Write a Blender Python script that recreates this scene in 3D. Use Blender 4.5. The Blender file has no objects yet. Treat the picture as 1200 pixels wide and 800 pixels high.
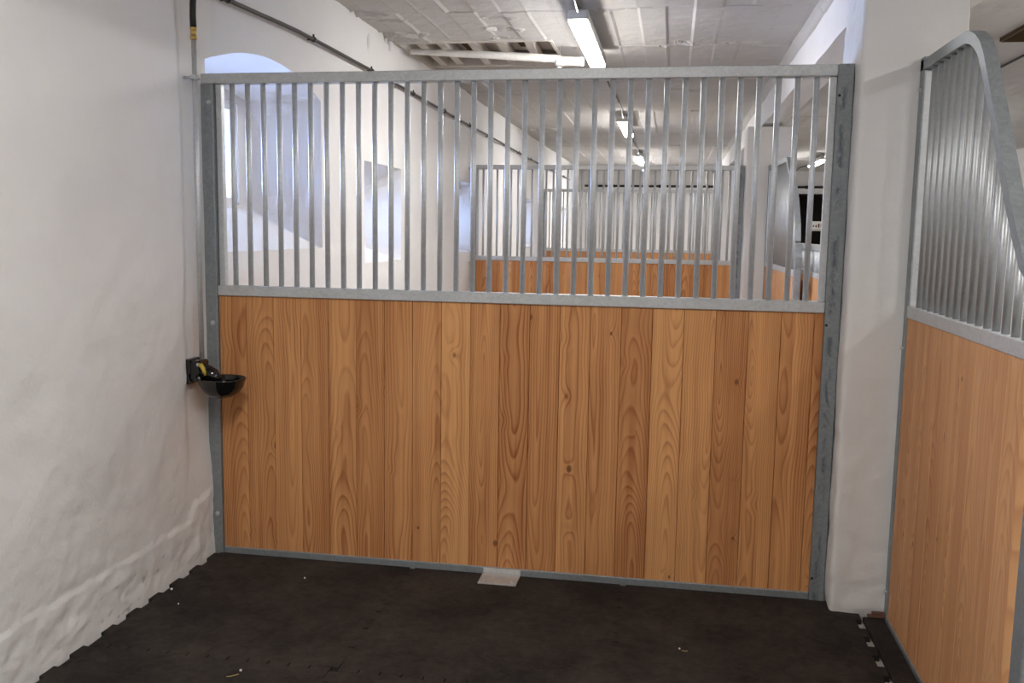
import bpy, math, random
from mathutils import Vector, Matrix, noise
random.seed(7)
S = bpy.context.scene
COL = S.collection
PI = math.pi

# ------------------------------------------------------------------ camera
cam_d = bpy.data.cameras.new('camera'); cam = bpy.data.objects.new('camera', cam_d); COL.objects.link(cam)
cam_d.sensor_width = 36.0; cam_d.sensor_fit = 'HORIZONTAL'; cam_d.lens = 36.0*1068.55/1200.0
cam_d.clip_start = 0.02; cam_d.clip_end = 200
Rv = Vector((0.98499587, 0.1718965, 0.0153209)); Uv = Vector((-0.03576283, 0.11646233, 0.99255103)); Fv = Vector((-0.16883174, 0.97820658, -0.12086242))
m = Matrix((Rv, Uv, -Fv)).transposed().to_4x4(); m.translation = Vector((2.0834, -3.9023, 1.5327))
cam.matrix_world = m
S.camera = cam

# ------------------------------------------------------------------ sky, exposure
W = bpy.data.worlds.new('world'); S.world = W; W.use_nodes = True
nt = W.node_tree; bgn = nt.nodes['Background']
bgn.inputs['Color'].default_value = (0.44, 0.60, 1.0, 1); bgn.inputs['Strength'].default_value = 18.0
S.view_settings.view_transform = 'Standard'; S.view_settings.look = 'None'
S.view_settings.gamma = 1; S.view_settings.use_curve_mapping = False
S.view_settings.exposure = 1.15
TUBE = 42.0          # radiance of every lit tube diffuser

# ------------------------------------------------------------------ node helpers
def new_mat(name):
    mt = bpy.data.materials.new(name); mt.use_nodes = True
    n = mt.node_tree; b = n.nodes['Principled BSDF']
    return mt, n, b
def N(n, t, **k):
    o = n.nodes.new(t)
    for a, v in k.items(): setattr(o, a, v)
    return o
def L(n, a, b): n.links.new(a, b)
def inp(n, sock, v):
    if isinstance(v, bpy.types.NodeSocket): L(n, v, sock)
    else: sock.default_value = v
def math_(n, op, a, b=0.0, c=0.0, clamp=False):
    o = N(n, 'ShaderNodeMath', operation=op, use_clamp=clamp)
    inp(n, o.inputs[0], a); inp(n, o.inputs[1], b); inp(n, o.inputs[2], c)
    return o.outputs[0]
def ramp(n, fac, stops):
    o = N(n, 'ShaderNodeValToRGB'); inp(n, o.inputs[0], fac)
    e = o.color_ramp.elements
    while len(e) < len(stops): e.new(0.5)
    for q, (p, c) in zip(e, stops):
        q.position = p; q.color = (c if len(c) == 4 else (*c, 1)) if not isinstance(c, float) else (c, c, c, 1)
    return o.outputs[0]
def mixc(n, f, a, b, mode='MIX'):
    o = N(n, 'ShaderNodeMix', data_type='RGBA', blend_type=mode)
    inp(n, o.inputs[0], f)
    for s, v in ((o.inputs[6], a), (o.inputs[7], b)):
        if isinstance(v, tuple): s.default_value = v if len(v) == 4 else (*v, 1)
        else: L(n, v, s)
    return o.outputs[2]
def noise_(n, vec, scale, detail=4, rough=0.5, dist=0.0):
    o = N(n, 'ShaderNodeTexNoise'); L(n, vec, o.inputs['Vector'])
    o.inputs['Scale'].default_value = scale; o.inputs['Detail'].default_value = detail
    o.inputs['Roughness'].default_value = rough; o.inputs['Distortion'].default_value = dist
    return o.outputs['Fac']
def bump(n, b, h, strength, dist):
    o = N(n, 'ShaderNodeBump'); o.inputs['Strength'].default_value = strength; o.inputs['Distance'].default_value = dist
    L(n, h, o.inputs['Height']); L(n, o.outputs[0], b.inputs['Normal'])
    return o
def geo_pos(n): return N(n, 'ShaderNodeNewGeometry').outputs['Position']
def obj_co(n): return N(n, 'ShaderNodeTexCoord').outputs['Object']
def attr(n, name, kind='OBJECT'):
    o = N(n, 'ShaderNodeAttribute', attribute_type=kind, attribute_name=name); return o.outputs['Fac']

# ------------------------------------------------------------------ materials
def plaster(name, base, alt, dirtc, rough_scale=1.0, fine=1.0):
    mt, n, b = new_mat(name); P = geo_pos(n)
    lo = noise_(n, P, 1.3, 5, .6); mid = noise_(n, P, 9, 6, .6); hi = noise_(n, P, 55, 5, .6)
    c = mixc(n, ramp(n, lo, [(.35, 0.0), (.7, 1.0)]), base, alt)
    c = mixc(n, ramp(n, mid, [(.62, 0.0), (.8, .35)]), c, tuple(v*.86 for v in base))
    d = attr(n, 'dirt', 'GEOMETRY')
    c = mixc(n, d, c, dirtc)
    L(n, c, b.inputs['Base Color']); b.inputs['Roughness'].default_value = .85; b.inputs['Specular IOR Level'].default_value = .25
    h = math_(n, 'ADD', math_(n, 'MULTIPLY', mid, .9*rough_scale), math_(n, 'MULTIPLY', hi, .28*fine))
    bump(n, b, h, .55, .012)
    return mt
M_WALL = plaster('wall_plaster', (.80, .79, .778), (.76, .752, .742), (.20, .17, .14))
M_NICHE = plaster('niche_plaster', (.80, .79, .78), (.76, .76, .76), (.20, .17, .14), .5)
M_PILLAR = plaster('pillar_plaster', (.78, .765, .755), (.74, .73, .72), (.25, .2, .16), .8)
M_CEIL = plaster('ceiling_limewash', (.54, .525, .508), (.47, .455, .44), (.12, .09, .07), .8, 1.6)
M_RIB = plaster('old_white_paint', (.66, .63, .59), (.50, .46, .42), (.2, .15, .1), 1.2)

def make_wood(name, dark, light, knotty=1.0):
    mt, n, b = new_mat(name); co = obj_co(n)
    sep = N(n, 'ShaderNodeSeparateXYZ'); L(n, co, sep.inputs[0])
    x, y, z = sep.outputs; seed = attr(n, 'seed'); tint = attr(n, 'tint')
    off = N(n, 'ShaderNodeCombineXYZ'); L(n, math_(n, 'MULTIPLY', seed, 13.7), off.inputs[0]); L(n, math_(n, 'MULTIPLY', seed, 7.1), off.inputs[1]); L(n, math_(n, 'MULTIPLY', seed, 5.3), off.inputs[2])
    add = N(n, 'ShaderNodeVectorMath', operation='ADD'); L(n, co, add.inputs[0]); L(n, off.outputs[0], add.inputs[1]); v = add.outputs[0]
    def scaled(vec, sx, sy, sz):
        o = N(n, 'ShaderNodeVectorMath', operation='MULTIPLY'); L(n, vec, o.inputs[0]); o.inputs[1].default_value = (sx, sy, sz); return o.outputs[0]
    # knots: sparse cells in the board plane
    vk = N(n, 'ShaderNodeTexVoronoi', feature='F1'); L(n, scaled(v, 8.5, .01, 5.6), vk.inputs['Vector']); vk.inputs['Scale'].default_value = 1.0
    csep = N(n, 'ShaderNodeSeparateColor'); L(n, vk.outputs['Color'], csep.inputs[0])
    on = math_(n, 'GREATER_THAN', csep.outputs[0], 1-.50*knotty)
    kd = vk.outputs['Distance']
    knot_r = math_(n, 'MULTIPLY_ADD', csep.outputs[1], .08, .05)
    kn = math_(n, 'MULTIPLY', on, math_(n, 'SUBTRACT', 1.0, math_(n, 'DIVIDE', kd, knot_r), clamp=True))
    swirl = math_(n, 'MULTIPLY', on, math_(n, 'POWER', math_(n, 'SUBTRACT', 1.0, math_(n, 'DIVIDE', kd, .42), clamp=True), 2.0))
    # growth rings cut by the board: arches where the cut runs close to the pith
    wob = noise_(n, scaled(v, 2.5, 1, 1.1), 1.0, 2, .5)
    wobx = math_(n, 'MULTIPLY', math_(n, 'SUBTRACT', noise_(n, scaled(v, .4, 1, 1.7), 1.0, 2, .5), .5), .075)
    cx = math_(n, 'MULTIPLY', math_(n, 'SUBTRACT', math_(n, 'FRACT', math_(n, 'MULTIPLY', seed, 91.7)), .5), .11)
    dx = math_(n, 'ADD', math_(n, 'SUBTRACT', x, cx), wobx)
    slope = math_(n, 'MULTIPLY', math_(n, 'SUBTRACT', math_(n, 'FRACT', math_(n, 'MULTIPLY', seed, 37.3)), .5), .13)
    dep = math_(n, 'ADD', math_(n, 'MULTIPLY_ADD', z, slope, .04), math_(n, 'MULTIPLY', math_(n, 'SUBTRACT', wob, .5), .16))
    r = math_(n, 'SQRT', math_(n, 'ADD', math_(n, 'MULTIPLY', dx, dx), math_(n, 'MULTIPLY', dep, dep)))
    r = math_(n, 'ADD', r, math_(n, 'MULTIPLY', swirl, .022))
    dens = math_(n, 'MULTIPLY_ADD', math_(n, 'FRACT', math_(n, 'MULTIPLY', seed, 17.9)), 55.0, 75.0)
    ring = math_(n, 'FRACT', math_(n, 'MULTIPLY', r, dens))
    late = ramp(n, ring, [(0.0, .1), (.55, .35), (.86, 1.0), (1.0, .12)])
    fib = noise_(n, scaled(v, 260, 60, 5), 1.0, 3, .6)
    strk = noise_(n, scaled(v, 34, 8, .8), 1.0, 3, .55)
    f = math_(n, 'ADD', math_(n, 'MULTIPLY', math_(n, 'MULTIPLY', late, math_(n, 'MULTIPLY_ADD', noise_(n, scaled(v, 5, 1, 1.5), 1.0, 2, .5), 1.1, -.02)), .92), math_(n, 'MULTIPLY', math_(n, 'SUBTRACT', strk, .5), 1.2))
    f = math_(n, 'ADD', f, math_(n, 'MULTIPLY', math_(n, 'SUBTRACT', fib, .5), .22))
    f = math_(n, 'ADD', f, math_(n, 'MULTIPLY', swirl, .12))
    f = math_(n, 'ADD', f, math_(n, 'MULTIPLY_ADD', tint, .85, -.15), clamp=True)
    c = mixc(n, f, light, dark)
    c = mixc(n, ramp(n, kn, [(0.0, 0.0), (.25, .75), (1.0, .95)]), c, (.16, .060, .022))
    L(n, c, b.inputs['Base Color']); b.inputs['Roughness'].default_value = .62; b.inputs['Specular IOR Level'].default_value = .3
    bump(n, b, math_(n, 'ADD', math_(n, 'MULTIPLY', fib, .6), late), .12, .002)
    return mt
M_WOOD = make_wood('planed_softwood', (.33, .105, .034), (.76, .385, .155))
M_WOOD2 = make_wood('planed_softwood_pale', (.42, .17, .070), (.70, .385, .185), .4)

def galv(name, dark, light, rough=.45, metal=.75, blot=.0):
    mt, n, b = new_mat(name); P = geo_pos(n); PS = N(n, 'ShaderNodeVectorMath', operation='MULTIPLY'); L(n, P, PS.inputs[0]); PS.inputs[1].default_value = (1, 1, .45)
    v = N(n, 'ShaderNodeTexVoronoi'); L(n, P, v.inputs['Vector']); v.inputs['Scale'].default_value = 95
    sc = N(n, 'ShaderNodeSeparateColor'); L(n, v.outputs['Color'], sc.inputs[0])
    f = math_(n, 'ADD', math_(n, 'MULTIPLY', sc.outputs[0], .4), math_(n, 'MULTIPLY', noise_(n, P, 14, 5, .6), .75), clamp=True)
    c = mixc(n, f, dark, light)
    if blot:
        st = attr(n, 'stain')
        sp = noise_(n, PS.outputs[0], 16, 6, .75, 1.2)
        sep = N(n, 'ShaderNodeSeparateXYZ'); L(n, obj_co(n), sep.inputs[0])
        band = math_(n, 'SUBTRACT', 1.0, math_(n, 'MULTIPLY', math_(n, 'ABSOLUTE', math_(n, 'SUBTRACT', sep.outputs[0], -.006)), 55.0), clamp=True)
        k = math_(n, 'MULTIPLY', math_(n, 'MULTIPLY', ramp(n, sp, [(.48, 0.0), (.56, 1.0)]), st), band)
        c = mixc(n, math_(n, 'MULTIPLY', k, blot), c, (.07, .085, .11))
    L(n, c, b.inputs['Base Color']); b.inputs['Metallic'].default_value = metal
    L(n, math_(n, 'MULTIPLY_ADD', f, .18, rough-.08), b.inputs['Roughness'])
    return mt
M_GALV = galv('galvanised_steel', (.43, .445, .455), (.64, .655, .665), .45, .35)
M_BAR = galv('galvanised_tube', (.50, .52, .535), (.68, .70, .715), .40, .4)
M_BAR2 = galv('galvanised_tube_dull', (.40, .415, .425), (.50, .515, .525), .42, .6)
M_POST = galv('galvanised_post', (.20, .222, .235), (.34, .365, .378), .5, .4, .8)
M_ZINC = galv('bright_zinc', (.46, .46, .45), (.66, .66, .65), .45, .5)

def simple(name, col, rough=.5, metal=0.0, spec=.5):
    mt, n, b = new_mat(name); P = geo_pos(n)
    c = mixc(n, noise_(n, P, 30, 3), tuple(v*.9 for v in col), tuple(min(1, v*1.1) for v in col))
    L(n, c, b.inputs['Base Color']); b.inputs['Roughness'].default_value = rough; b.inputs['Metallic'].default_value = metal
    b.inputs['Specular IOR Level'].default_value = spec
    return mt
M_BLACK = simple('black_rubber_hose', (.012, .012, .013), .45)
M_ENAMEL = simple('black_enamel', (.006, .006, .007), .08, 0, .7)
M_BRASS = simple('brass', (.72, .50, .16), .35, .8)
M_YEL = simple('brass_yellow_tongue', (.55, .40, .06), .45, .2)
M_HOLE = simple('dark_hole', (.02, .02, .02), .8)
M_GASKET = simple('black_cable', (.03, .028, .027), .5)
M_REDLINE = simple('red_brown_edge', (.25, .08, .06), .6)
M_WHITE = simple('white_painted_metal', (.80, .79, .76), .5)
M_HOUSING = simple('grey_lamp_housing', (.45, .45, .45), .5)
M_SHIM = simple('red_brown_wood_scrap', (.13, .06, .04), .8)
M_STRAW = simple('dry_straw', (.45, .32, .14), .8)
M_CHALK = simple('white_plaster_crumb', (.75, .73, .7), .9)
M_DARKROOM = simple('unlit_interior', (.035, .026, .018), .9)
M_BROWNBOARD = simple('old_brown_boards', (.075, .045, .018), .9)
M_SIGNRED = simple('red_paint', (.4, .05, .04), .6)

def rubber(name):
    mt, n, b = new_mat(name); P = geo_pos(n)
    lo = noise_(n, P, 2.6, 6, .62); gr = noise_(n, P, 420, 2, .7); md = noise_(n, P, 22, 6, .7, .8)
    f = math_(n, 'ADD', math_(n, 'MULTIPLY', lo, .75), math_(n, 'MULTIPLY', md, .55))
    c = mixc(n, ramp(n, f, [(.52, 0.0), (.86, 1.0)]), (.0135, .0116, .0104), (.054, .043, .036))
    c = mixc(n, ramp(n, gr, [(.6, 0.0), (.78, .5)]), c, (.075, .058, .045))
    vo = N(n, 'ShaderNodeTexVoronoi', feature='DISTANCE_TO_EDGE'); L(n, P, vo.inputs['Vector']); vo.inputs['Scale'].default_value = 24
    L(n, c, b.inputs['Base Color']); b.inputs['Roughness'].default_value = .8; b.inputs['Specular IOR Level'].default_value = .22
    h = math_(n, 'ADD', math_(n, 'MULTIPLY', gr, .7), math_(n, 'MULTIPLY', ramp(n, vo.outputs['Distance'], [(0.0, 0.0), (.08, 1.0)]), .35))
    bump(n, b, h, .35, .003)
    return mt
M_RUBBER = rubber('rubber_mat')
def conc():
    mt, n, b = new_mat('concrete'); P = geo_pos(n)
    c = mixc(n, noise_(n, P, 6, 6, .6), (.30, .28, .26), (.48, .46, .43)); L(n, c, b.inputs['Base Color']); b.inputs['Roughness'].default_value = .85
    bump(n, b, noise_(n, P, 60, 4), .3, .004); return mt
M_CONC = conc()
def emis(name, col, st):
    mt, n, b = new_mat(name); b.inputs['Base Color'].default_value = (.9, .9, .9, 1)
    b.inputs['Emission Color'].default_value = (*col, 1); b.inputs['Emission Strength'].default_value = st; return mt
M_TUBE = emis('lit_tube_diffuser', (1.0, .975, .945), TUBE)
def glass():
    mt = bpy.data.materials.new('window_glass'); mt.use_nodes = True; n = mt.node_tree; n.nodes.clear()
    o = N(n, 'ShaderNodeOutputMaterial'); t = N(n, 'ShaderNodeBsdfTransparent'); t.inputs[0].default_value = (.95, .97, 1, 1)
    g = N(n, 'ShaderNodeBsdfGlossy'); g.inputs['Roughness'].default_value = .03
    mx = N(n, 'ShaderNodeMixShader'); fr = N(n, 'ShaderNodeFresnel'); L(n, fr.outputs[0], mx.inputs[0])
    L(n, t.outputs[0], mx.inputs[1]); L(n, g.outputs[0], mx.inputs[2]); L(n, mx.outputs[0], o.inputs[0]); return mt
M_GLASS = glass()

# ------------------------------------------------------------------ mesh helpers
class MB:
    def __init__(s): s.v = []; s.f = []; s.d = None; s.sm = set()
    def box(s, x0, x1, y0, y1, z0, z1, bev=0.0):
        if bev:
            return s.bbox(x0, x1, y0, y1, z0, z1, bev)
        b = len(s.v)
        s.v += [(x, y, z) for z in (z0, z1) for y in (y0, y1) for x in (x0, x1)]
        s.f += [tuple(b+i for i in q) for q in ((0,2,3,1),(4,5,7,6),(0,1,5,4),(2,6,7,3),(0,4,6,2),(1,3,7,5))]
        return s
    def bbox(s, x0, x1, y0, y1, z0, z1, e):
        # chamfered box (prism along its longest axis is enough: every vertical/horizontal edge is cut)
        import bmesh
        bm = bmesh.new(); bmesh.ops.create_cube(bm, size=1.0)
        for w in bm.verts: w.co = Vector(((x0+x1)/2+w.co.x*(x1-x0), (y0+y1)/2+w.co.y*(y1-y0), (z0+z1)/2+w.co.z*(z1-z0)))
        bmesh.ops.bevel(bm, geom=bm.edges[:], offset=e, segments=1, affect='EDGES')
        b = len(s.v); bm.verts.index_update()
        s.v += [tuple(w.co) for w in bm.verts]; s.f += [tuple(b+w.index for w in f.verts) for f in bm.faces]; bm.free(); return s
    def tube(s, pts, r, n=10, cap=True):
        pts = [Vector(p) for p in pts]; rs = r if isinstance(r, (list, tuple)) else [r]*len(pts)
        b = len(s.v); up = None
        for i, p in enumerate(pts):
            t = (pts[min(i+1, len(pts)-1)]-pts[max(i-1, 0)]).normalized()
            if up is None: up = Vector((0,0,1)) if abs(t.z) < .9 else Vector((1,0,0))
            a = t.cross(up).normalized(); c = a.cross(t).normalized(); up = c
            for k in range(n):
                q = p + (a*math.cos(2*PI*k/n)+c*math.sin(2*PI*k/n))*rs[i]; s.v.append(tuple(q))
        f0 = len(s.f)
        for i in range(len(pts)-1):
            for k in range(n):
                k2 = (k+1) % n; s.f.append((b+i*n+k, b+i*n+k2, b+(i+1)*n+k2, b+(i+1)*n+k))
        s.sm |= set(range(f0, len(s.f)))
        if cap:
            s.f.append(tuple(b+k for k in range(n))[::-1]); s.f.append(tuple(b+(len(pts)-1)*n+k for k in range(n)))
        return s
    def sweep_yz(s, path, w, x0, x1):
        # rectangular tube following a path in the y-z plane, path = centre line
        b = len(s.v); P = [Vector(p) for p in path]
        for i, p in enumerate(P):
            t0 = (P[i]-P[i-1]).normalized() if i else (P[1]-P[0]).normalized()
            t1 = (P[i+1]-P[i]).normalized() if i < len(P)-1 else t0
            t = (t0+t1).normalized(); nn = Vector((-t.y, t.x)); k = w/2/max(.5, nn.dot(Vector((-t0.y, t0.x))))
            for sg in (-1, 1):
                q = p+nn*k*sg
                for xx in (x0, x1): s.v.append((xx, q.x, q.y))
        for i in range(len(P)-1):
            a = b+4*i; c = a+4
            s.f += [(a, c, c+1, a+1), (a+1, c+1, c+3, a+3), (a+3, c+3, c+2, a+2), (a+2, c+2, c, a)]
        s.f += [(b, b+1, b+3, b+2), (b+4*len(P)-4, b+4*len(P)-2, b+4*len(P)-1, b+4*len(P)-3)]
        return s
    def build(s, name, mat, parent=None, loc=None, smooth=None):
        me = bpy.data.meshes.new(name); me.from_pydata(s.v, [], s.f)
        if s.d:
            at = me.attributes.new('dirt', 'FLOAT', 'POINT'); at.data.foreach_set('value', s.d)
        me.materials.append(mat)
        if smooth == 'all': me.polygons.foreach_set('use_smooth', [True]*len(me.polygons))
        elif s.sm: me.polygons.foreach_set('use_smooth', [i in s.sm for i in range(len(me.polygons))])
        import bmesh
        bm = bmesh.new(); bm.from_mesh(me); bmesh.ops.recalc_face_normals(bm, faces=bm.faces[:]); bm.to_mesh(me); bm.free()
        return link(name, me, parent, loc)
def link(name, me, parent=None, loc=None):
    o = bpy.data.objects.new(name, me); COL.objects.link(o)
    if parent: o.parent = parent
    if loc: o.location = loc
    return o
def tag(o, label, cat=None, group=None):
    o['label'] = label
    if cat: o['category'] = cat
    if group: o['group'] = group
    return o
def empty(name, loc, label, cat, group=None):
    o = bpy.data.objects.new(name, None); COL.objects.link(o); o.location = loc; o.empty_display_size = .1
    return tag(o, label, cat, group)
def struct(o, label=None):
    o['kind'] = 'structure'
    if label: o['label'] = label
    return o
def fbm(x, y, z, s, o=4): return noise.fractal(Vector((x*s, y*s, z*s)), 1.0, 2.0, o)
def sst(a, b, t):
    t = max(0.0, min(1.0, (t-a)/(b-a))); return t*t*(3-2*t)

FZ = -0.022            # concrete level, the mats' top is z = 0
YB, YE = -5.6, 17.0   # near wall, far wall
XR = 7.3
H = 2.205; ZM = 1.217; WID = 2.766; DY = [0.0, 5.56, 10.85]

# ------------------------------------------------------------------ left wall with window niches
NICHES = [  # y0, y1, z0, z1, arch, back(y0,y1,z0,z1), depth
    (0.012, 1.365, 1.410, 2.275, .12, (.10, 1.25, 1.635, 2.25), .40),
    (2.14, 3.005, 1.290, 1.99, 0, (2.30, 2.96, 1.44, 1.76), .45),
    (4.83, 5.50, 1.310, 2.01, 0, (4.93, 5.46, 1.45, 1.80), .45),
    (8.90, 9.93, 1.300, 1.99, 0, (9.02, 9.85, 1.45, 1.80), .45),
    (13.3, 14.3, 1.300, 1.99, 0, (13.4, 14.2, 1.45, 1.80), .45)]
PITS = [(2.234, 2.795, .018, .055), (1.646, 2.857, .012, .012), (2.72, 2.875, .05, .03), (3.233, 2.803, .012, .032), (2.60, 2.90, .05, .012)]
def ledge_z(y):
    base = .215 + .012*fbm(y, 0, 3, 5, 3)
    if y > -.27: base += sst(-.27, -.2, y)*.07 + sst(-.2, -.03, y)*.035
    if y > .1: base = 1.415 + .012*fbm(y, 1, 7, 4, 3)
    return base
def wall_x(y, z):
    edge = 1.0
    for (a, b, c, d, ar, bk, dp) in NICHES:
        if a-.12 < y < b+.12 and c-.12 < z < d+ar+.12:
            dy = max(a-y, y-b, 0); dz = max(c-z, z-(d+ar), 0); edge = min(edge, sst(0, .12, math.hypot(dy, dz)) if (dy or dz) else 0)
    x = .018*fbm(y, z, 0, .9, 3)*edge*(.35+.65*sst(.05, .9, z)) + .005*fbm(y, z, 5, 5, 4)*edge*(.4+.6*sst(0, .3, z)) + .0022*fbm(y, z, 9, 16, 3)*edge
    if y < .1:
        lz = ledge_z(y)+.010*fbm(y, z, 8, 14, 3); t = sst(lz+.004, lz-.008, z)
        x += t*(.0075 + .008*fbm(y, z, 2, 9, 5)*sst(0, .06, z))*(1-.7*sst(-.10, -.03, y))
        x += .0035*fbm(y, z, 12, 24, 4)*sst(.5, .1, z)*sst(0, .05, z)
        x += .004*sst(.12, -.03, z)
        x -= .014*sst(-.26, -.20, y)*sst(.35, .6, z)            # the plaster steps back beside the post
        for (y0, z0, y1, z1, ym) in ((-.81, 1.104, -.24, 1.189, 0), (-.73, 1.052, -.23, 1.074, 0)):
            if y0 < y < y1:
                zz = z0+(z1-z0)*((y-y0)/(y1-y0))**1.2
                x += .0035*math.exp(-((z-zz)/.010)**2)*math.sin(PI*(y-y0)/(y1-y0))
        x = max(x, -.012)
    else:
        t = sst(ledge_z(y)+.006, ledge_z(y)-.012, z); x += .012*t*edge
    dirt = 0
    for (py, pz, ry, rz) in PITS:
        q = ((y-py)/ry)**2+((z-pz)/rz)**2
        if q < 2.2:
            k = 1-sst(.5, 1.3, q+.5*fbm(y, z, 1, 40, 2)); x -= .03*k; dirt = max(dirt, k*.85)
    if y < -.05 and z < .25:
        q = fbm(y, z, 31, 26, 3)
        if -.95 < y < -.45 and z < .14 and q > .62: dirt = .5
    return x, dirt
def frange(a, b, st):
    n = max(1, round((b-a)/st)); return [a+(b-a)*i/n for i in range(n+1)]
def ytop(nch, y):
    a, b, c, d, ar = nch[:5]; u = (y-(a+b)/2)/((b-a)/2); return d+ar*(1-u*u)
def zgrid(nz, pw): return [FZ-.02+(TOPZ-FZ+.02)*(k/nz)**pw for k in range(nz+1)]
def edge_x(y, z, g):
    for a, b in zip(g, g[1:]):
        if a <= z <= b+1e-9:
            xa, xb = wall_x(y, a)[0], wall_x(y, b)[0]; return xa+(xb-xa)*(z-a)/(b-a)
    return wall_x(y, z)[0]
def strip(mb, ys, zlo, zhi, nz, fx, pw=1, gl=None, gr=None):
    b = len(mb.v)
    for y in ys:
        lo, hi = zlo(y), zhi(y)
        for k in range(nz+1):
            z = lo+(hi-lo)*((k/nz)**pw if pw != 1 else k/nz); x, d = fx(y, z)
            if gl and y == ys[0]: x = edge_x(y, z, gl)
            if gr and y == ys[-1]: x = edge_x(y, z, gr)
            mb.v.append((x, y, z)); mb.d.append(d)
    for i in range(len(ys)-1):
        for k in range(nz):
            a = b+i*(nz+1)+k; mb.f.append((a, a+nz+1, a+nz+2, a+1))
wl = MB(); wl.d = []
cur = YB; TOPZ = 2.93
def stp(y): return .014 if -2.0 < y < -.0 else .022 if y < .2 and y > -3 else (.03 if y < 4.5 else .08)
def ycols(a, b):
    out = [a]
    while out[-1] < b-1e-6: out.append(min(b, out[-1]+stp(out[-1]+.001)))
    return out
for nch in NICHES:
    a, b = nch[0], nch[1]
    strip(wl, ycols(cur, a), lambda y: FZ-.02, lambda y: TOPZ, 170 if cur < 0 else 100, wall_x, 1.75 if cur < 0 else 1)
    ys = ycols(a, b); GL = zgrid(170, 1.75) if cur < 0 else zgrid(100, 1); GR = zgrid(60, 1) if nch is NICHES[-1] else zgrid(100, 1)
    strip(wl, ys, lambda y: FZ-.02, lambda y: nch[2], 44, wall_x, 1, GL, GR)
    strip(wl, ys, lambda y: ytop(nch, y), lambda y: TOPZ, 24, wall_x, 1, GL, GR)
    cur = b
strip(wl, ycols(cur, YE), lambda y: FZ-.02, lambda y: TOPZ, 60, wall_x)
wall_left = struct(wl.build('wall_left', M_WALL, smooth='all'), 'thick white rough plastered wall with deep window niches on the left')
bk_ = MB()
for nch in NICHES:
    for yy in nch[:2]:
        bk_.box(-.075, -.045, yy-.02, yy+.02, FZ, nch[2]-.03); bk_.box(-.075, -.045, yy-.02, yy+.02, nch[3]+.03, 2.95)
for nch in NICHES:
    bk_.box(-.085, -.045, nch[0]-.03, nch[1]+.40, FZ, nch[2]-.03); bk_.box(-.085, -.045, nch[0]-.03, nch[1]+.40, nch[3]+nch[4]+.03, 2.95)
bk_.build('wall_leak_backing', M_WALL, wall_left)  # added unseen strips behind the niche edges, blocking sky light through cracks
# outer skin of the wall with the window openings
ou = MB(); XO = -.62; c0 = YB
for (a, b, c, d, ar, bk, dp) in NICHES:
    y0, y1, z0, z1 = bk
    ou.box(XO-.05, XO, c0, y0, FZ, 3.45); ou.box(XO-.05, XO, y0, y1, FZ, z0); ou.box(XO-.05, XO, y0, y1, z1, 3.45); c0 = y1
ou.box(XO-.05, XO, c0, YE, FZ, 3.45)
struct(ou.build('wall_left_outside', M_WALL))
# niches
for i, nch in enumerate(NICHES):
    a, b, c, d, ar, bk, dp = nch; y0, y1, z0, z1 = bk
    nm = MB(); nm.d = []
    NB = 20
    def loop(fr):
        def mixf(p, q): return p+(q-p)*fr
        L_ = []
        A, B, C, D, AR = mixf(a, y0), mixf(b, y1), mixf(c, z0), mixf(d, z1), mixf(ar, ar*.45)
        for k in range(NB): L_.append((A+(B-A)*k/NB, C))
        for k in range(8): L_.append((B, C+(D-C)*k/8))
        for k in range(NB):
            y = B+(A-B)*k/NB; u = (y-(A+B)/2)/((B-A)/2); L_.append((y, D+AR*(1-u*u)))
        for k in range(8): L_.append((A, D+(C-D)*k/8))
        return L_
    K = 8; n_ = len(loop(0))
    for j in range(K+1):
        fr = j/K; cv = 0
        for (y, z) in loop(fr):
            x = -dp*fr
            w = .006*fbm(x, y, z, 6, 3)*math.sin(PI*fr)
            if j == 0: x = wall_x(y, z)[0]
            nm.v.append((x, y+w, z+w)); nm.d.append(0)
    for j in range(K):
        for k in range(n_):
            k2 = (k+1) % n_; nm.f.append((j*n_+k, j*n_+k2, (j+1)*n_+k2, (j+1)*n_+k))
    nm.build('niche_reveal', M_NICHE, wall_left, smooth='all')
    # return of the masonry round the window, then the window
    wy0, wy1, wz0, wz1 = y0+.13, y1-.15, z0+.02, z1-.02
    if i: wy0, wy1, wz0, wz1 = y0+.06, y1-.06, z0+.03, z1-.03
    r = MB(); top = z1+ar*.45+.03
    r.box(-dp-.05, -dp, y0-.03, wy0, z0-.03, top); r.box(-dp-.05, -dp, wy1, y1+.03, z0-.03, top)
    r.box(-dp-.05, -dp, wy0, wy1, z0-.03, wz0); r.box(-dp-.05, -dp, wy0, wy1, wz1, top)
    r.build('window_surround', M_NICHE, wall_left)
    wn = MB(); t = .04; X0, X1 = -dp-.07, -dp-.03
    wn.box(X0, X1, wy0, wy0+t, wz0, wz1); wn.box(X0, X1, wy1-t, wy1, wz0, wz1); wn.box(X0, X1, wy0+t, wy1-t, wz0, wz0+t); wn.box(X0, X1, wy0+t, wy1-t, wz1-t, wz1)
    wo = struct(wn.build('window_%d' % (i+1), M_WHITE), ['white framed window in the nearest arched niche', 'small white framed window in the second niche, low splayed head', 'small white framed window in the third niche, just before the second partition', 'small white framed window in the fourth niche from the front', 'small white framed window in the farthest niche'][i])
    MB().box(-dp-.052, -dp-.048, wy0+t, wy1-t, wz0+t, wz1-t).build('pane', M_GLASS, wo)

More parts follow.
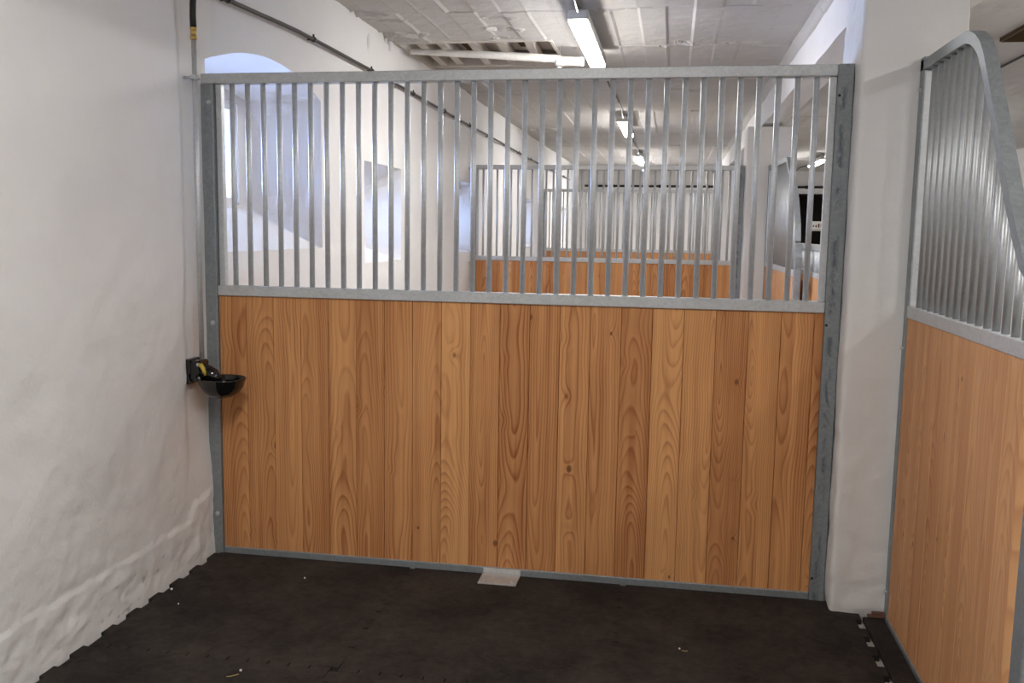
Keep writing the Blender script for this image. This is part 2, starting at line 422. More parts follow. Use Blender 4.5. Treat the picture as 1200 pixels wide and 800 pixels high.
# ------------------------------------------------------------------ ceiling (board-marked, limewashed)
CR = (.03, 1.16, 2.84, 3.92)     # recess
rnd = random.Random(3)
BW = .172; BX0 = 1.655-BW*10
cross = [-5.6, -3.4, -1.6, .35, 1.95, 3.11, 5.2, 6.9, 9.1, 11.0, 13.0, 15.0, 17.1]
boff = {(i, j): rnd.uniform(-.0065, .0065) for i in range(-2, 50) for j in range(len(cross))}
SP = [(.93, 2.10, .09, .03), (.90, 2.42, .10, .06), (.82, 2.74, .05, .02), (2.07, 3.11, .11, .03), (2.12, 3.02, .05, .03), (2.75, 3.17, .10, .02), (2.23, 5.24, .04, .05), (2.29, 6.81, .05, .05), (2.55, 3.05, .12, .02),
      (.08, 1.93, .14, .05), (.17, 2.12, .10, .03), (.04, 2.50, .10, .05), (.12, 2.66, .12, .06), (.25, 2.55, .06, .05), (1.68, 1.96, .10, .02), (.3, 8.6, .15, .2), (.45, 5.4, .3, .03)]
def ceil_z(x, y):
    i = math.floor((x-BX0)/BW); fr = (x-BX0)/BW-i
    j = 0
    while j < len(cross)-2 and y > cross[j+1]: j += 1
    z = 2.9+boff[(i, j)]
    dx = min(fr, 1-fr)*BW
    if dx < .008 and ((i*7+j*3) % 4): z -= .007*(1-dx/.008)             # ridges squeezed between the boards
    dc = min(abs(y-c) for c in cross)
    if dc < .016: z += .007*(1-dc/.016)*(1 if fbm(x, y, 0, 3, 2) > -.3 else .2)
    z += .010*fbm(x, y, 0, .8, 3)+.0025*fbm(x, y, 0, 12, 3)
    z -= .06*sst(2.88, 2.935, x) if x < 4 else 0
    dirt = .35*max(0, 1-dc/.010)*(fbm(x, y, 4, 2.5, 3) > .05)
    for (px, py, rx, ry) in SP:
        q = ((x-px)/rx)**2+((y-py)/ry)**2
        if q < 3:
            k = 1-sst(.5, 1.2, q+.7*fbm(x, y, 1, 22, 3)); z += .022*k
            e = 1-sst(0, .5, abs(y-(py-ry*.55))/ry); dirt = max(dirt, k*e*.9)
            z -= .010*math.exp(-((q-1.5)/.4)**2)
    return z, dirt
def ceil_patch(xs, ys, hole=None):
    mb = MB(); mb.d = []
    for y in ys:
        for x in xs:
            z, d = ceil_z(x, y); mb.v.append((x, y, z)); mb.d.append(d)
    nx = len(xs)
    for j in range(len(ys)-1):
        for i in range(nx-1):
            if hole and hole[0] <= (xs[i]+xs[i+1])/2 <= hole[1] and hole[2] <= (ys[j]+ys[j+1])/2 <= hole[3]: continue
            a = j*nx+i; mb.f.append((a, a+1, a+nx+1, a+nx))
    return mb
def grid(a, b, st, keys):
    o = frange(a, b, st)
    for k in keys: o = [v for v in o if abs(v-k) > st*.3]+[k]
    return sorted(o)
xs = grid(-.05, 2.935, .0172, [CR[0], CR[1]])
ys = [y for y in frange(YB, .6, .10)][:-1]+grid(.6, 5.3, .018, [CR[2], CR[3]])+[y for y in frange(5.3, YE, .06)][1:]
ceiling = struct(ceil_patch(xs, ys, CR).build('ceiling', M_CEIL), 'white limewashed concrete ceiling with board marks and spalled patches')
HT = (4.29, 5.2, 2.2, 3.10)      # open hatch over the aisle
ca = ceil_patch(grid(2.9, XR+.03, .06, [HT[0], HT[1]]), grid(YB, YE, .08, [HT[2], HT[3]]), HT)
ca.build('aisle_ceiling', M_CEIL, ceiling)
# the broken-open recess with old ribs
r = MB(); x0, x1, y0, y1 = CR; zt = 3.03
r.box(x0-.02, x0, y0-.02, y1+.02, 2.89, zt); r.box(x1, x1+.02, y0-.02, y1+.02, 2.89, zt)
r.box(x0, x1, y0-.02, y0, 2.89, zt); r.box(x0, x1, y1, y1+.02, 2.89, zt); r.box(x0-.02, x1+.02, y0-.02, y1+.02, zt, zt+.02)
r.build('recess_lining', M_RIB, ceiling)
for k, (xx, skew) in enumerate([(.16, -.03), (.33, -.06), (.56, -.05), (.78, -.07), (.99, -.05)]):
    q = MB(); q.box(-.03, .03, y0, y1, 2.915, 3.0)
    q.v = [(v[0]+xx+(skew*(v[1]-y0)), v[1], v[2]+.006*math.sin(k*3+v[1]*9)) for v in q.v]
    q.build('rib', M_RIB, ceiling)
MB().box(x0, x1, 3.83, 3.90, 2.905, 2.99).build('rib', M_RIB, ceiling)
q = MB(); q.box(.36, .47, y0+.12, y1-.1, 3.012, 3.03).box(.82, .93, y0+.05, y1-.3, 3.012, 3.03).box(.6, .70, y0+.0, y1-.5, 3.012, 3.03).box(.21, .27, y0+.3, y1, 3.012, 3.03)
q.build('brown_board_gap', M_BROWNBOARD, ceiling)
x0, x1, y0, y1 = HT
r = MB(); r.box(x0-.02, x0, y0, y1, 2.88, 3.4); r.box(x1, x1+.02, y0, y1, 2.88, 3.4); r.box(x0, x1, y0-.02, y0, 2.88, 3.4); r.box(x0, x1, y1, y1+.02, 2.88, 3.4); r.box(x0, x1, y0, y1, 3.4, 3.42)
r.build('hatch_shaft', M_BROWNBOARD, ceiling)
# slab above everything keeps daylight out
struct(MB().box(-.7, XR+.1, YB-.1, YE+1.6, 3.45, 3.5).build('ceiling_slab', M_CONC))

# ------------------------------------------------------------------ floor, other walls
struct(MB().box(-.1, XR+.1, YB-.1, YE+1.6, FZ-.08, FZ).build('floor', M_CONC), 'bare concrete floor showing in the gaps of the mats')
struct(MB().box(XR+.04, XR+.1, YB-.1, YE+1.6, FZ-.02, 3.45).box(-.67, XR+.04, YB-.1, YB-.03, FZ-.02, 3.45).box(-.67, XR+.04, YE+1.54, YE+1.6, FZ-.02, 3.45).build('wall_light_seal', M_CONC))  # added unseen shell outside the room walls, keeps sky light from leaking in
def flat_wall(name, pts_fn, nu, nv, label, mat=M_WALL):
    mb = MB(); mb.d = []
    for j in range(nv+1):
        for i in range(nu+1):
            mb.v.append(pts_fn(i/nu, j/nv)); mb.d.append(0)
    for j in range(nv):
        for i in range(nu):
            a = j*(nu+1)+i; mb.f.append((a, a+1, a+nu+2, a+nu+1))
    return struct(mb.build(name, mat, smooth='all'), label)
flat_wall('wall_right', lambda u, v: (XR+.01*fbm(0, u*22, v*3, .8), YB+(YE-YB)*u, FZ+(2.97-FZ)*v), 60, 12, 'white plastered wall on the far side of the aisle')
flat_wall('wall_front', lambda u, v: (-.05+(XR+.05)*u, YB, FZ+(2.97-FZ)*v), 30, 12, 'white plastered wall behind the viewpoint')
# far wall with the dark doorway
DR = (4.72, 5.70, 2.39)
wb = MB(); wb.d = []
def bw(x0, x1, z0, z1):
    b = len(wb.v); nx, nz = max(1, int((x1-x0)/.15)), max(1, int((z1-z0)/.15))
    for j in range(nz+1):
        for i in range(nx+1):
            x = x0+(x1-x0)*i/nx; z = z0+(z1-z0)*j/nz; wb.v.append((x, YE+.0, z)); wb.d.append(0)
    for j in range(nz):
        for i in range(nx):
            a = b+j*(nx+1)+i; wb.f.append((a, a+nx+1, a+nx+2, a+1))
bw(-.05, DR[0], FZ, 2.97); bw(DR[1], XR+.02, FZ, 2.97); bw(DR[0], DR[1], DR[2], 2.97)
struct(wb.build('wall_back', M_WALL), 'white plastered far end wall with a black pipe across it')
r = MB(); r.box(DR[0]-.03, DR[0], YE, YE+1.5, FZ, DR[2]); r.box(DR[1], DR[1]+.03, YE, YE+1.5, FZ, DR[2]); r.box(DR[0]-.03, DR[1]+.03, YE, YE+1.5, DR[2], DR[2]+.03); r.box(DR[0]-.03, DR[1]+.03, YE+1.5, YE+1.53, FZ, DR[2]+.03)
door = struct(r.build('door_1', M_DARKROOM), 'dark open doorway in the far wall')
q = MB(); q.box(DR[0]-.03, DR[0]+.03, YE-.03, YE+.0, FZ, DR[2]); q.box(DR[1]-.03, DR[1]+.05, YE-.03, YE, FZ, DR[2]); q.build('door_frame', M_WHITE, door)

# pillars and beam
def pillar(name, x0, x1, y0, y1, z1, label, sd):
    mb = MB(); mb.d = []; nz = 150; rc = .018
    prof = []
    for (cx, cy, a0) in ((x1-rc, y0+rc, -90), (x1-rc, y1-rc, 0), (x0+rc, y1-rc, 90), (x0+rc, y0+rc, 180)):
        for k in range(4):
            a = math.radians(a0+k*30); prof.append((cx+rc*math.cos(a), cy+rc*math.sin(a), math.cos(a), math.sin(a)))
    full = []
    for i in range(len(prof)):
        p = prof[i]; q2 = prof[(i+1) % len(prof)]; full.append(p)
        if i % 4 == 3:
            for k in range(1, 20): t = k/20; full.append((p[0]+(q2[0]-p[0])*t, p[1]+(q2[1]-p[1])*t, p[2], p[3]))
    n_ = len(full)
    for j in range(nz+1):
        z = FZ+(z1-FZ)*j/nz
        for (x, y, nx, ny) in full:
            d = .004*fbm(x+sd, y, z, 5, 4)+.0025*fbm(x, y+sd, z, 18, 4)+.012*fbm(x+sd, y, z, 1.1, 2)*.4
            d += -.012*sst(.035, -.03, z)+.005*fbm(x, y, z, 12, 4)*sst(1.3, .5, z)
            mb.v.append((x+nx*d, y+ny*d, z)); mb.d.append(0)
    for j in range(nz):
        for k in range(n_):
            k2 = (k+1) % n_; mb.f.append((j*n_+k, j*n_+k2, (j+1)*n_+k2, (j+1)*n_+k))
    mb.f.append(tuple(range(n_))[::-1]); mb.f.append(tuple(nz*n_+k for k in range(n_)))
    return struct(mb.build(name, M_PILLAR, smooth='all'), label)
pillar('trim_1', 2.772, 3.150, -.145, .262, 2.62, 'nearest white plastered pillar at the right end of the front partition', 0)
pillar('trim_2', 2.775, 3.195, 5.415, 5.83, 2.57, 'second white plastered pillar beyond the bars', 4)
pillar('trim_3', 2.775, 3.195, 10.70, 11.11, 2.57, 'farthest white plastered pillar beside the third partition', 9)
pillar('trim_4', 2.775, 3.195, -5.55, -5.15, 2.57, 'white plastered pillar behind the viewpoint', 12)
bm_ = MB(); bm_.d = []
ysb = frange(YB, YE, .12); prof = [(2.932, 2.93), (2.930, 2.83), (2.926, 2.60), (3.00, 2.595), (3.12, 2.60), (3.12, 2.93)]
for y in ysb:
    for (x, z) in prof: bm_.v.append((x+.005*fbm(x, y, z, 2.2, 3), y, z+.006*fbm(x, y, z+3, 1.8, 3))); bm_.d.append(0)
for j in range(len(ysb)-1):
    for k in range(len(prof)-1): a = j*len(prof)+k; bm_.f.append((a, a+1, a+len(prof)+1, a+len(prof)))
struct(bm_.build('trim_5', M_PILLAR), 'long white beam running along the pillars under the ceiling')

# ------------------------------------------------------------------ rubber mats
TX, TY = .953, .99; MT = .03
def mat_outline(x0, y0, flags, p=.165, dpt=.024):
    """interlocking tile outline; flags: W,E,S,N tongue phase (0/1)"""
    x1, y1 = x0+TX, y0+TY; P = []
    ny, nx = 6, 6
    def side(n, ph, f, g):       # f(t)->point, g = outward offset of a tongue
        for k in range(n):
            a, b = k/n, (k+.5)/n
            if ph: a, b = (k+.5)/n, (k+1)/n
            e = .006
            P.extend([(f(max(0, a+e)), 0), (f(a+e-.0*n), g), (f(b-e), g), (f(min(1, b-e)), 0)])
    out = []
    def emit(n, ph, ax, fixed, s0, s1, sign):
        for k in range(n):
            a = (k+(.5 if ph else 0))/n+.003; b = a+.5/n-.006
            pa, pb = s0+(s1-s0)*a, s0+(s1-s0)*b; fl = .006*(1 if s1 > s0 else -1)
            o = fixed+sign*dpt
            seq = [(pa, fixed), (pa-fl*.0, o), (pb+fl*.0, o), (pb, fixed)]
            for (s, c) in seq: out.append((s, c) if ax == 'x' else (c, s))
    # keep the tile body inset by half a tongue so neighbours mesh
    h = dpt/2; X0, X1, Y0, Y1 = x0+h, x1-h, y0+h, y1-h
    emit(nx, 0, 'x', Y0, x0+h, x1-h, -1); emit(ny, 0, 'y', X1, y0+h, y1-h, 1)
    if flags == 'N': out.extend([(X1, y1), (X0, y1)])
    else: emit(nx, 0, 'x', Y1, x1-h, x0+h, 1)
    emit(ny, 0, 'y', X0, y1-h, y0+h, -1)
    return out
def prism(outl, z0, z1, ox=0, oy=0):
    import bmesh
    mb = MB(); n_ = len(outl)
    mb.v = [(x-ox, y-oy, z0) for x, y in outl]+[(x-ox, y-oy, z1) for x, y in outl]
    mb.f = [tuple(range(n_))[::-1], tuple(n_+k for k in range(n_))]+[(k, (k+1) % n_, n_+(k+1) % n_, n_+k) for k in range(n_)]
    return mb
names_x = ['left', 'middle', 'right']; names_y = ['along the foot of the partition', 'one row in front of the partition', 'third row from the partition', 'nearest the viewer']
rm = prism(mat_outline(0, 0, None), FZ, 0).build('rubber_mat', M_RUBBER)
plain = rm.data
first = True
rn_me = prism(mat_outline(0, 0, 'N'), FZ, 0).build('rubber_mat', M_RUBBER); rn = rn_me.data; bpy.data.objects.remove(rn_me)
for j in range(4):
    for i in range(3):
        o = rm if first else rm.copy()
        if j: o.data = plain
        if not first: COL.objects.link(o)
        first = False
        if j == 0: o.data = rn
        o.location = (.018+i*TX+(.0005*i), -.030-(j+1)*TY, -.0012*((i*5+j*3) % 3)*.4)
        tag(o, 'black interlocking rubber floor mat, %s column, %s' % (names_x[i], names_y[j]), 'mat', 'interlocking rubber mats')
sm = MB().box(-.042, .0385, -1.92, 1.92, FZ, 0, .003).build('rubber_strip', M_RUBBER, loc=(2.9415, -2.09, 0))
tag(sm, 'narrow black rubber strip between the toothed mats and the side panel', 'mat')
q = MB().box(-.038, .03, -.012, .008, 0, .012, .003).box(-.02, .034, -.006, .014, .008, .022, .003).build('wood_scrap', M_SHIM, loc=(2.955, -.168, .0005))
tag(q, 'small red-brown scrap lying at the base of the near pillar', 'scrap')

# ------------------------------------------------------------------ partition builder
BARS = [.123+.0738*i for i in range(35)]
PL0, PLW = .046, .1313
bar_me = MB().tube([(0, 0, 0), (0, 0, .915)], .0118, 12).build('bar', M_BAR).data
bpy.data.objects.remove(bpy.data.objects['bar'])
def plank_mesh(w, h, t=.036):
    c = .0026; g = 0.0
    outl = [(-w/2+g, -t/2+.007), (-w/2+.0017, -t/2), (w/2-.0017, -t/2), (w/2-g, -t/2+.007), (w/2-g, t/2-c), (w/2-c-g, t/2), (-w/2+c+g, t/2), (-w/2+g, t/2-c)]
    mb = prism(outl, 0, h); return mb
plk_me = plank_mesh(PLW, 1.190).build('plank', M_WOOD).data
bpy.data.objects.remove(bpy.data.objects['plank'])
TINT = [.55, .45, .35, .55, .40, .62, .50, .45, .12, .50, .62, .60, .38, .45, .60, .08, .22, .62, .30, .40, .50]
SEED = [.13, .37, .52, .71, .29, .93, .17, .61, .83, .43, .07, .57, .79, .23, .67, .39, .97, .33, .11, .47, .88]
def bolt(parent, x, y, z, ax='y', s=-1, r=.008, mat=None, lab=None):
    d = Vector((0, s, 0)) if ax == 'y' else Vector((s, 0, 0)) if ax == 'x' else Vector((0, 0, s))
    p = Vector((x, y, z)); mb = MB(); mb.tube([p, p+d*.003], r*1.35, 12); mb.tube([p+d*.003, p+d*.009], r, 6)
    o = mb.build('bolt', mat or M_GALV, parent)
    if lab: o['label'] = lab
    return o
def partition(y, label, idx):
    t = empty('stall_partition', (0, y, 0), label, 'partition', 'stall partitions across the row')
    z0 = FZ
    lp = MB().box(-.029, .029, -.034, .034, z0, H-.045, .003).build('post', M_POST, t, (.015, 0, 0)); lp['stain'] = .25
    rp = MB().box(-.030, .030, -.036, .036, z0, H, .003).build('post', M_POST, t, (2.739, 0, 0)); rp['stain'] = 1.0; rp['label'] = 'right galvanised post with dark blue-grey blotches'
    MB().box(-.014, 2.709, -.030, .030, H-.045, H, .003).build('top_rail', M_GALV, t)
    MB().box(.046, 2.708, -.030, .030, ZM, ZM+.046, .003).build('middle_rail', M_GALV, t)
    MB().box(.046, 2.708, -.026, .026, z0, .028, .003).build('bottom_rail', M_POST, t)
    for xx in (.062, 2.695):
        MB().box(xx-.0135, xx+.0135, -.012, .018, ZM+.046, H-.045, .002).build('grille_upright', M_BAR, t)
    for x in BARS:
        link('bar', bar_me, t, (x, 0, ZM+.0445))
    for k in range(21):
        x0 = PL0+k*PLW
        if x0+PLW > 2.709:
            w = 2.709-x0; o = plank_mesh(w, 1.190).build('plank', M_WOOD, t, (x0+w/2, 0, .0275))
        else: o = link('plank', plk_me, t, (x0+PLW/2, 0, .0275))
        o['seed'] = SEED[(k*(1+idx*4)+idx*3) % 21]+idx*.031; o['tint'] = TINT[(k*(1+idx*4)+idx*5) % 21]
    if idx == 0:
        for (x, z) in ((.028, 2.078), (.021, 1.091), (.022, .19)): bolt(t, x, -.034, z)
        for (x, z) in ((2.716, 2.083), (2.716, 1.168), (2.716, .095)):
            MB().tube([(x, -.0355, z), (x, -.0368, z)], .0058, 12).build('bolt_hole', M_HOLE, t)
    return t
partition(DY[0], 'galvanised stall partition of upright bars above wooden planks, nearest of the three', 0)
partition(DY[1], 'second galvanised stall partition, seen through the bars of the nearest one', 1)
partition(DY[2], 'third galvanised stall partition, farthest back and partly hidden by the second', 2)
# floor bracket
t = empty('floor_bracket', (1.385, -.026, 0), 'small bright zinc bracket fixing the partition foot to the mats', 'bracket')
MB().box(-.085, .085, -.13, -.003, 0.0, .006, .001).build('foot_plate', M_ZINC, t)
MB().box(-.085, .085, -.006, -.0005, .006, .026, .001).build('upright_flange', M_ZINC, t)
for x in (-.068, .062): bolt(t, x, -.10, .006, 'z', 1, .007, M_ZINC)
MB().box(-.012, .012, -.06, -.04, .006, .010, .001).build('clip', M_ZINC, t)

# ------------------------------------------------------------------ swan-necked side panels
def arc_path(yo, L1, zt, slope_len, end_z, r=.17):
    """outer edge of the frame from the pillar (y=yo) towards the viewer; fitted curve"""
    return None
def side_panel(name, y0, y1, neck, endz, label, idx, x=3.005, nearz=None):
    t = empty(name, (x, y0, 0), label, 'panel', 'swan-necked stall front panels')
    hw = .020; w = .038
    # centre line of the head rail: straight, then curving down to the near post
    pts = [(0.0, 2.170)]+[(p[0], p[1]) for p in neck]
    MB().sweep_yz(pts, w, -hw, hw).build('curved_head_rail', M_POST, t)
    MB().box(-hw, hw, -.044, .0, FZ, 2.200, .002).build('post', M_POST, t)
    ye = y1-y0
    MB().box(-.024, .024, ye-.075, ye, FZ, endz, .003).build('post', M_POST, t)
    MB().box(-hw, hw, ye, -.044, 1.222, 1.268, .002).build('middle_rail', M_GALV, t)
    MB().box(-hw, hw, ye+.0, -.044, FZ, .012, .002).build('bottom_rail', M_POST, t)
    MB().box(-.016, .016, -.062, -.044, 1.268, 2.15, .002).build('grille_upright', M_BAR, t)
    def head(yy):
        for a, b in zip(pts, pts[1:]):
            if b[0] <= yy <= a[0]: return a[1]+(b[1]-a[1])*(yy-a[0])/(b[0]-a[0])
        return pts[-1][1]
    k = 0; yy = -.134
    while yy > ye+.085:
        z1 = head(yy)-.018
        if z1 > 1.3: MB().tube([(0, 0, 1.262), (0, 0, z1)], .0115, 14).build('bar', M_BAR2, t, (0, yy, 0))
        yy -= .0755
    lo = -.044; ys_ = [-.044, -.08]
    while ys_[-1]-.131 > ye+.075: ys_.append(ys_[-1]-.131)
    if ys_[-1]-(ye+.075) < .04: ys_.pop()
    ys_.append(ye+.075)
    for k, (a, b) in enumerate(zip(ys_, ys_[1:])):
        if a-b < .01: continue
        o = plank_mesh(a-b, 1.215, .032).build('plank', M_WOOD2, t, (0, (a+b)/2, .010)); o.rotation_euler.z = PI/2
        o['seed'] = (.19+.173*k+idx*.37) % 1.0; o['tint'] = (.34, .40, .30, .44, .36, .30, .42)[k % 7]
    if idx == 0:
        for (z, s) in ((2.08, -.022), (1.10, -.022), (.112, -.022)):
            bolt(t, -hw, s, z, 'x', -1, .006, M_ZINC)
    return t
outer = [(-.62, 2.192), (-.69, 2.190), (-.74, 2.178), (-.79, 2.158), (-.838, 2.128), (-.875, 2.09), (-.910, 2.045), (-.985, 1.940), (-1.064, 1.830), (-1.163, 1.690), (-1.25, 1.575), (-1.33, 1.485), (-1.40, 1.43)]
def inset(o, d=.022):
    P = []
    for i, p in enumerate(o):
        a = Vector(o[max(0, i-1)]); b = Vector(o[min(len(o)-1, i+1)]); tt = (b-a).normalized(); nn = Vector((-tt.y, tt.x))
        P.append((p[0]+nn.x*d, p[1]+nn.y*d))
    return P
y0 = -.147
neck = [(p[0]-y0, p[1]) for p in inset(outer)]
neck[-1] = (-1.47-y0, neck[-1][1]-.03)
side_panel('stall_front_panel', y0, -1.475, neck, 1.43, 'swan-necked galvanised side panel, bars over pale planks, fixed to the near pillar', 0)
y0b = 5.41
outb = [(4.25-y0b, 2.150), (4.02-y0b, 2.150), (3.93-y0b, 2.12), (3.84-y0b, 2.06), (3.62-y0b, 1.965), (3.39-y0b, 1.79), (3.22-y0b, 1.60), (3.18-y0b, 1.48)]
side_panel('stall_front_panel', y0b, 3.17, outb, 1.47, 'swan-necked galvanised side panel attached to the second pillar, far down the aisle', 1)
# low door of the second stall
t = empty('stall_door', (3.13, 4.15, 0), 'low galvanised stall door beside the far swan-necked panel', 'door')
for (z0_, z1_) in ((1.42, 1.465), (1.222, 1.262), (.06, .10)):
    MB().box(-.018, .018, -1.45, 0, z0_, z1_, .002).build('rail', M_GALV, t)
for ya in (-1.45, -.045): MB().box(-.0175, .0175, ya, ya+.045, FZ, 1.465, .002).build('door_post', M_GALV, t)
for k in range(17): MB().tube([(0, 0, 1.26), (0, 0, 1.425)], .011, 10).build('bar', M_BAR, t, (0, -.11-.078*k, 0))
for k in range(10):
    o = plank_mesh(.1355, 1.125, .03).build('plank', M_WOOD2, t, (0, -.115-.1355*k, .0985)); o.rotation_euler.z = PI/2; o['seed'] = .07+.09*k; o['tint'] = .35

# ------------------------------------------------------------------ water pipes and drinker
def wx(y, z): return wall_x(y, z)[0]
t = empty('wall_pipe', (0.038, 0, 2.57), 'long black water pipe clipped high along the left wall', 'pipe')
def pz(y):
    K = [(-6, -.03), (0, -.010), (1.1, .022), (2.2, .022), (5.7, .002), (9.6, -.018), (15, -.02)]
    for (a, u), (b, v) in zip(K, K[1:]):
        if a <= y <= b: return u+(v-u)*sst(a, b, y)
pts = [(0, y, pz(y)) for y in frange(YB+.1, 14.4, .25)]
MB().tube(pts, .0105, 10).build('pipe', M_GASKET, t)
yy = -4.95
while yy < 14.3:
    z = next((p[2]+(q[2]-p[2])*(yy-p[1])/(q[1]-p[1])) for p, q in zip(pts, pts[1:]) if p[1] <= yy <= q[1])
    q = MB(); q.tube([(0, yy-.010, z), (0, yy+.010, z)], .0155, 12); q.tube([(0, yy, z), (-.040+wx(yy, 2.57+z), yy, z)], .005, 8); q.box(-.004, .004, yy-.005, yy+.005, z+.012, z+.028)
    q.build('clamp', M_GASKET, t); yy += 1.02
t = empty('wall_pipe', (.1, YE-.04, 2.56), 'thin black pipe running across the far end wall', 'pipe')
MB().tube([(0, 0, 0), (6.6, 0, 0)], .024, 10).build('pipe', M_BLACK, t)
for k in range(6): MB().tube([(.6+k*1.05, 0, 0), (.66+k*1.05, 0, 0)], .036, 10).build('clamp', M_BLACK, t)

def riser(y, label):
    t = empty('drinker_pipe', (.036, y, 0), label, 'pipe', 'riser pipes to the drinkers')
    MB().tube([(0, 0, .94), (0, 0, 2.325)], .0105, 12).build('steel_pipe', M_BAR, t)
    q = MB(); q.tube([(0, 0, 2.322), (0, 0, 2.335), (0, 0, 2.336), (0, 0, 2.362), (0, 0, 2.363), (0, 0, 2.372)], [.0145, .0145, .0125, .0125, .015, .015], 12)
    q.build('brass_fitting', M_BRASS, t)
    hp = [(0, 0, 2.365), (-.001, .0, 2.42), (-.001, .003, 2.47), (-.002, .012, 2.51), (-.002, .028, 2.54), (.000, .052, 2.556), (.001, .085, 2.562)]
    MB().tube(hp, .0135, 12).build('hose', M_BLACK, t)
    for z in (2.163,) if y < 0 else (2.163, 1.2):
        w0 = wx(y, z)-.036
        q = MB(); q.tube([(0, 0, z-.009), (0, 0, z+.009)], .0165, 12); q.tube([(0, -.016, z), (w0, -.016, z)], .0055, 8); q.tube([(0.006, -.030, z), (.006, .026, z)], .0055, 8); q.box(-.006, .010, -.028, -.012, z-.009, z+.009)
        q.build('clamp', M_GALV, t)
    MB().box(-.0075, -.006, -.002, .013, .96, 2.30).build('seam', M_REDLINE, t)
riser(-.168, 'slim galvanised riser pipe with black hose, feeding the near black drinker')
riser(5.40, 'slim galvanised riser pipe with black hose, far down the left wall')

t = empty('drinker_bowl', (0.0, -.195, .862), 'glossy black drinking bowl with a yellow tongue, mounted in the corner', 'drinker')
q = MB(); q.box(wx(-.2, .9)-.002, .060, -.036, .050, -.012, .080, .009); q.box(wx(-.2, .9)-.002, .014, -.044, .056, -.026, .086, .005); q.build('mounting_block', M_ENAMEL, t)
for dy_, dz_ in ((-.022, .064), (-.022, .002)):
    MB().tube([(.052, dy_-.013, dz_), (.052, dy_-.017, dz_)], .008, 10).build('bolt', M_ZINC, t)
def lathe(prof, n, cx, cy, cz, sx=1, sy=1):
    mb = MB()
    for (r_, z) in prof:
        for k in range(n): a = 2*PI*k/n; mb.v.append((cx+r_*math.cos(a)*sx, cy+r_*math.sin(a)*sy, cz+z))
    for j in range(len(prof)-1):
        for k in range(n): k2 = (k+1) % n; mb.f.append((j*n+k, j*n+k2, (j+1)*n+k2, (j+1)*n+k))
    return mb
pr = [(.001, -.084), (.03, -.083), (.055, -.075), (.078, -.058), (.094, -.034), (.103, -.006), (.106, .0), (.1065, .004), (.103, .006), (.099, .002), (.090, -.028), (.074, -.052), (.05, -.068), (.02, -.074), (.001, -.075)]
b = lathe(pr, 40, .145, -.008, 0, 1.02, .95)
b.v = [(x, y, z+.012*max(0, (.10-x)/.06) if x < .10 else z) for x, y, z in b.v]
b.build('bowl', M_ENAMEL, t, smooth='all')
q = MB(); q.tube([(.040, .004, .030), (.070, .004, .024), (.100, .004, .012), (.115, .004, -.006), (.12, .004, -.03)], [.032, .036, .033, .026, .015], 16); q.build('valve_housing', M_ENAMEL, t, smooth='all')
q = MB(); q.tube([(.056, -.034, .062), (.066, -.038, .062), (.076, -.040, .050), (.082, -.040, .032), (.086, -.038, .018)], [.007, .011, .010, .008, .006], 10); q.build('valve_tongue', M_YEL, t)

# ------------------------------------------------------------------ lamps
def lamp(x, y, label, group, first=[None]):
    if first[0] is None:
        t = empty('tube_light', (x, y, 2.75), label, 'lamp', group)
        MB().box(-.062, .062, 0, 1.50, .022, .085, .008).build('housing', M_HOUSING, t)
        q = MB(); prof = [(-.056, .030), (-.055, .014), (-.040, .001), (0, -.004), (.040, .001), (.055, .014), (.056, .030)]
        for yy in (0.004, 1.496):
            q.v += [(px, yy, pz) for px, pz in prof]
        n_ = 7; q.f = [(k, k+1, n_+k+1, n_+k) for k in range(n_-1)]+[tuple(range(n_)), tuple(n_+k for k in range(n_))[::-1]]
        q.build('diffuser', M_TUBE, t)
        for yy in (.25, 1.2): MB().box(-.012, .012, yy, yy+.03, .085, .125).build('bracket', M_WHITE, t)
        MB().tube([(0, .002, .07), (0, -.05, .075), (-.005, -.12, .10), (-.012, -.24, .128)], .006, 8).build('white_cable', M_WHITE, t)
        first[0] = t; return t
    src = first[0]; t = src.copy(); COL.objects.link(t); t.location = (x, y, 2.75); tag(t, label, 'lamp', group)
    for ch in src.children:
        c = ch.copy(); COL.objects.link(c); c.parent = t
    return t
for k, (yy, lb) in enumerate([(1.66, 'lit tube light on the ceiling just beyond the front partition, largest in view'), (-3.50, 'lit tube light over the near stall'), (6.75, 'lit tube light over the second row back, between the bars'), (11.6, 'lit tube light farthest back above the third partition'), (13.35, 'added tube light hidden behind the top rail of the second partition to brighten the far wall')]):
    if lb:
        lo_ = lamp(1.487, yy, lb, 'lit tube lights over the stalls')
        if k == 4: lo_.location.z = 2.768  # the last one is an extra hidden lamp, added to brighten the far wall
for k, yy in enumerate((-3.5, .6, 6.4, 12.1)):
    lamp(4.60 if k < 3 else 4.52, yy, ['lit tube light over the aisle behind the viewpoint', 'lit tube light over the aisle beside the near pillar', 'lit tube light over the middle of the aisle', 'small lit tube light far down the aisle, left of the right post'][k], 'lit tube lights over the aisle')
for (x, lb) in ((1.475, 'thin dark cable along the stall ceiling linking the tube lights'), (4.61, 'thin dark cable along the aisle ceiling')):
    pts = [(x+.012*math.sin(y*2.3), y, 2.880-.006*math.sin(y*3.1)) for y in frange(YB+.2, 16.5, .25)]
    if x > 3: pts = [p for p in pts if p[1] > 3.2 or p[1] < 2.0]; pts = [p for p in pts if p[1] > 3.2]
    tag(MB().tube(pts, .009, 8).build('ceiling_cable', M_GASKET), lb, 'cable')
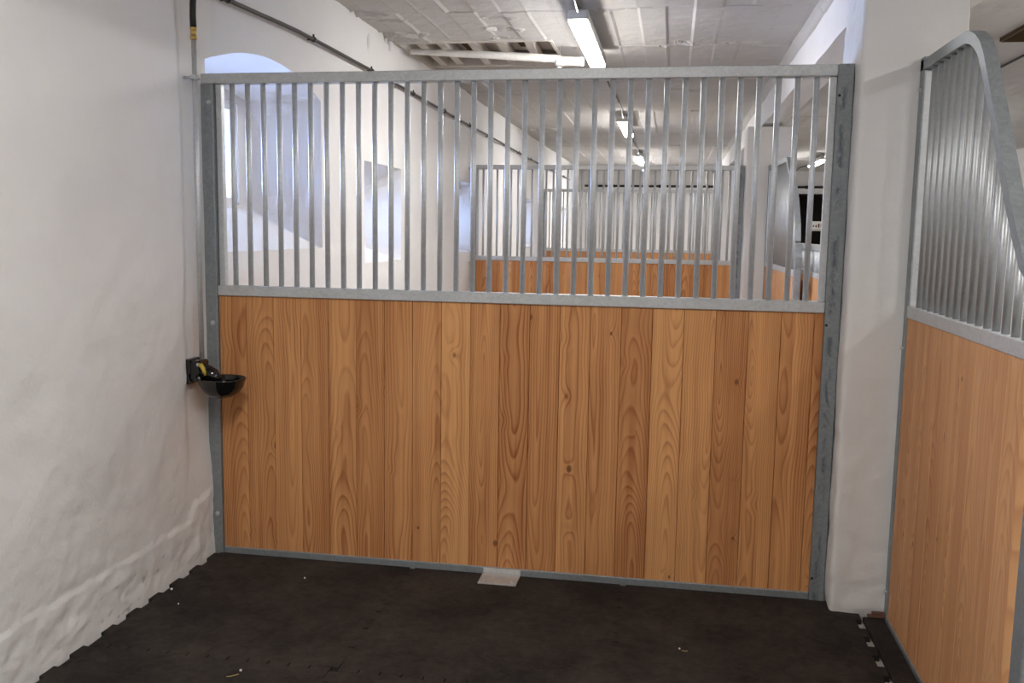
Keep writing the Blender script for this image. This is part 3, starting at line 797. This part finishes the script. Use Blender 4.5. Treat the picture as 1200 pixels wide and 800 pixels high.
# unlit tube slung across the recess
t = empty('hanging_tube', (0.07, 3.02, 2.862), 'white unlit tube batten slung under the open ceiling recess', 'lamp')
MB().tube([(0, 0, .012), (.55, .05, -.012), (1.14, .098, -.045)], [.022, .028, .030], 10).build('batten', M_WHITE, t)
MB().box(1.10, 1.315, .062, .150, -.095, -.028, .012).build('end_box', M_WHITE, t)
MB().tube([(1.13, .10, -.03), (1.135, .10, .05)], .004, 6).build('hanger_wire', M_WHITE, t)
MB().tube([(1.13, .10, -.10), (1.13, .10, -.118)], .02, 10).build('clip', M_WHITE, t)

# ------------------------------------------------------------------ far details
t = empty('doorway_sign', (5.28, YE-.06, 1.68), 'white sign board with small brown lettering across the dark doorway', 'sign')
MB().box(-.22, .42, -.01, .01, -.055, .15).build('board', M_WHITE, t)
q = MB(); rr = random.Random(5)
for k, (hh, zz) in enumerate(((.035, .03), (.05, .02), (.085, .015), (.07, .02), (.045, .03), (.06, .02), (.05, .02))):
    q.box(-.19+k*.055, -.19+k*.055+.03, -.014, -.010, .0+zz, zz+hh)
q.build('lettering', M_SHIM, t)
MB().box(-.22, .42, -.012, -.010, -.035, -.025).build('underline', M_SHIM, t)
t = empty('wall_fitting', (XR-.03, 10.35, 2.62), 'small black wired fitting high on the far aisle wall', 'fitting')
q = MB(); q.box(-.02, .02, -.03, .0, 0, .30); q.box(-.02, .02, -.38, 0, -.02, .02); q.box(-.02, .02, -.03, .10, .10, .13); q.build('bracket', M_BLACK, t)
MB().box(-.02, .02, -.02, .06, .0, .06).build('socket', M_SIGNRED, t)

# ------------------------------------------------------------------ litter on the mats
for k, (x, y, s, lb) in enumerate([(.052, -.50, .006, 'white plaster crumb on the mat, right against the left wall'), (.156, -.627, .0035, 'tiny plaster crumb on the mat a hand from the left wall'),
        (.664, -1.105, .0055, 'white plaster crumb on the mat beside the bent straw'), (.547, -.261, .0045, 'small plaster crumb on the mat near the partition, left of the bracket'), (2.165, -.621, .004, 'pale crumb in the middle of the right mat')]):
    mb = MB()
    import bmesh
    bm = bmesh.new(); bmesh.ops.create_icosphere(bm, subdivisions=1, radius=s)
    for w in bm.verts: w.co *= 1+.3*noise.noise(w.co*300+Vector((k, 0, 0)))
    lowz = min(w.co.z for w in bm.verts); bm.verts.index_update()
    mb.v = [(w.co.x, w.co.y, w.co.z-lowz) for w in bm.verts]; mb.f = [tuple(w.index for w in f.verts) for f in bm.faces]; bm.free()
    tag(mb.build('plaster_crumb', M_CHALK, loc=(x, y, 0)), lb, 'crumb', 'crumbs on the mats')
tag(MB().tube([(-.018, -.014, .0016), (-.005, -.010, .002), (.008, .0, .003), (.014, .012, .0016)], .0015, 6).build('straw', M_STRAW, loc=(.652, -1.135, 0)), 'short bent straw on the mats at the lower left', 'straw')
tag(MB().tube([(-.012, .002, .0016), (0, -.002, .002), (.010, .003, .0016)], .0017, 6).build('straw', M_STRAW, loc=(2.185, -.632, 0)), 'short straw beside the pale crumb on the right mat', 'straw')
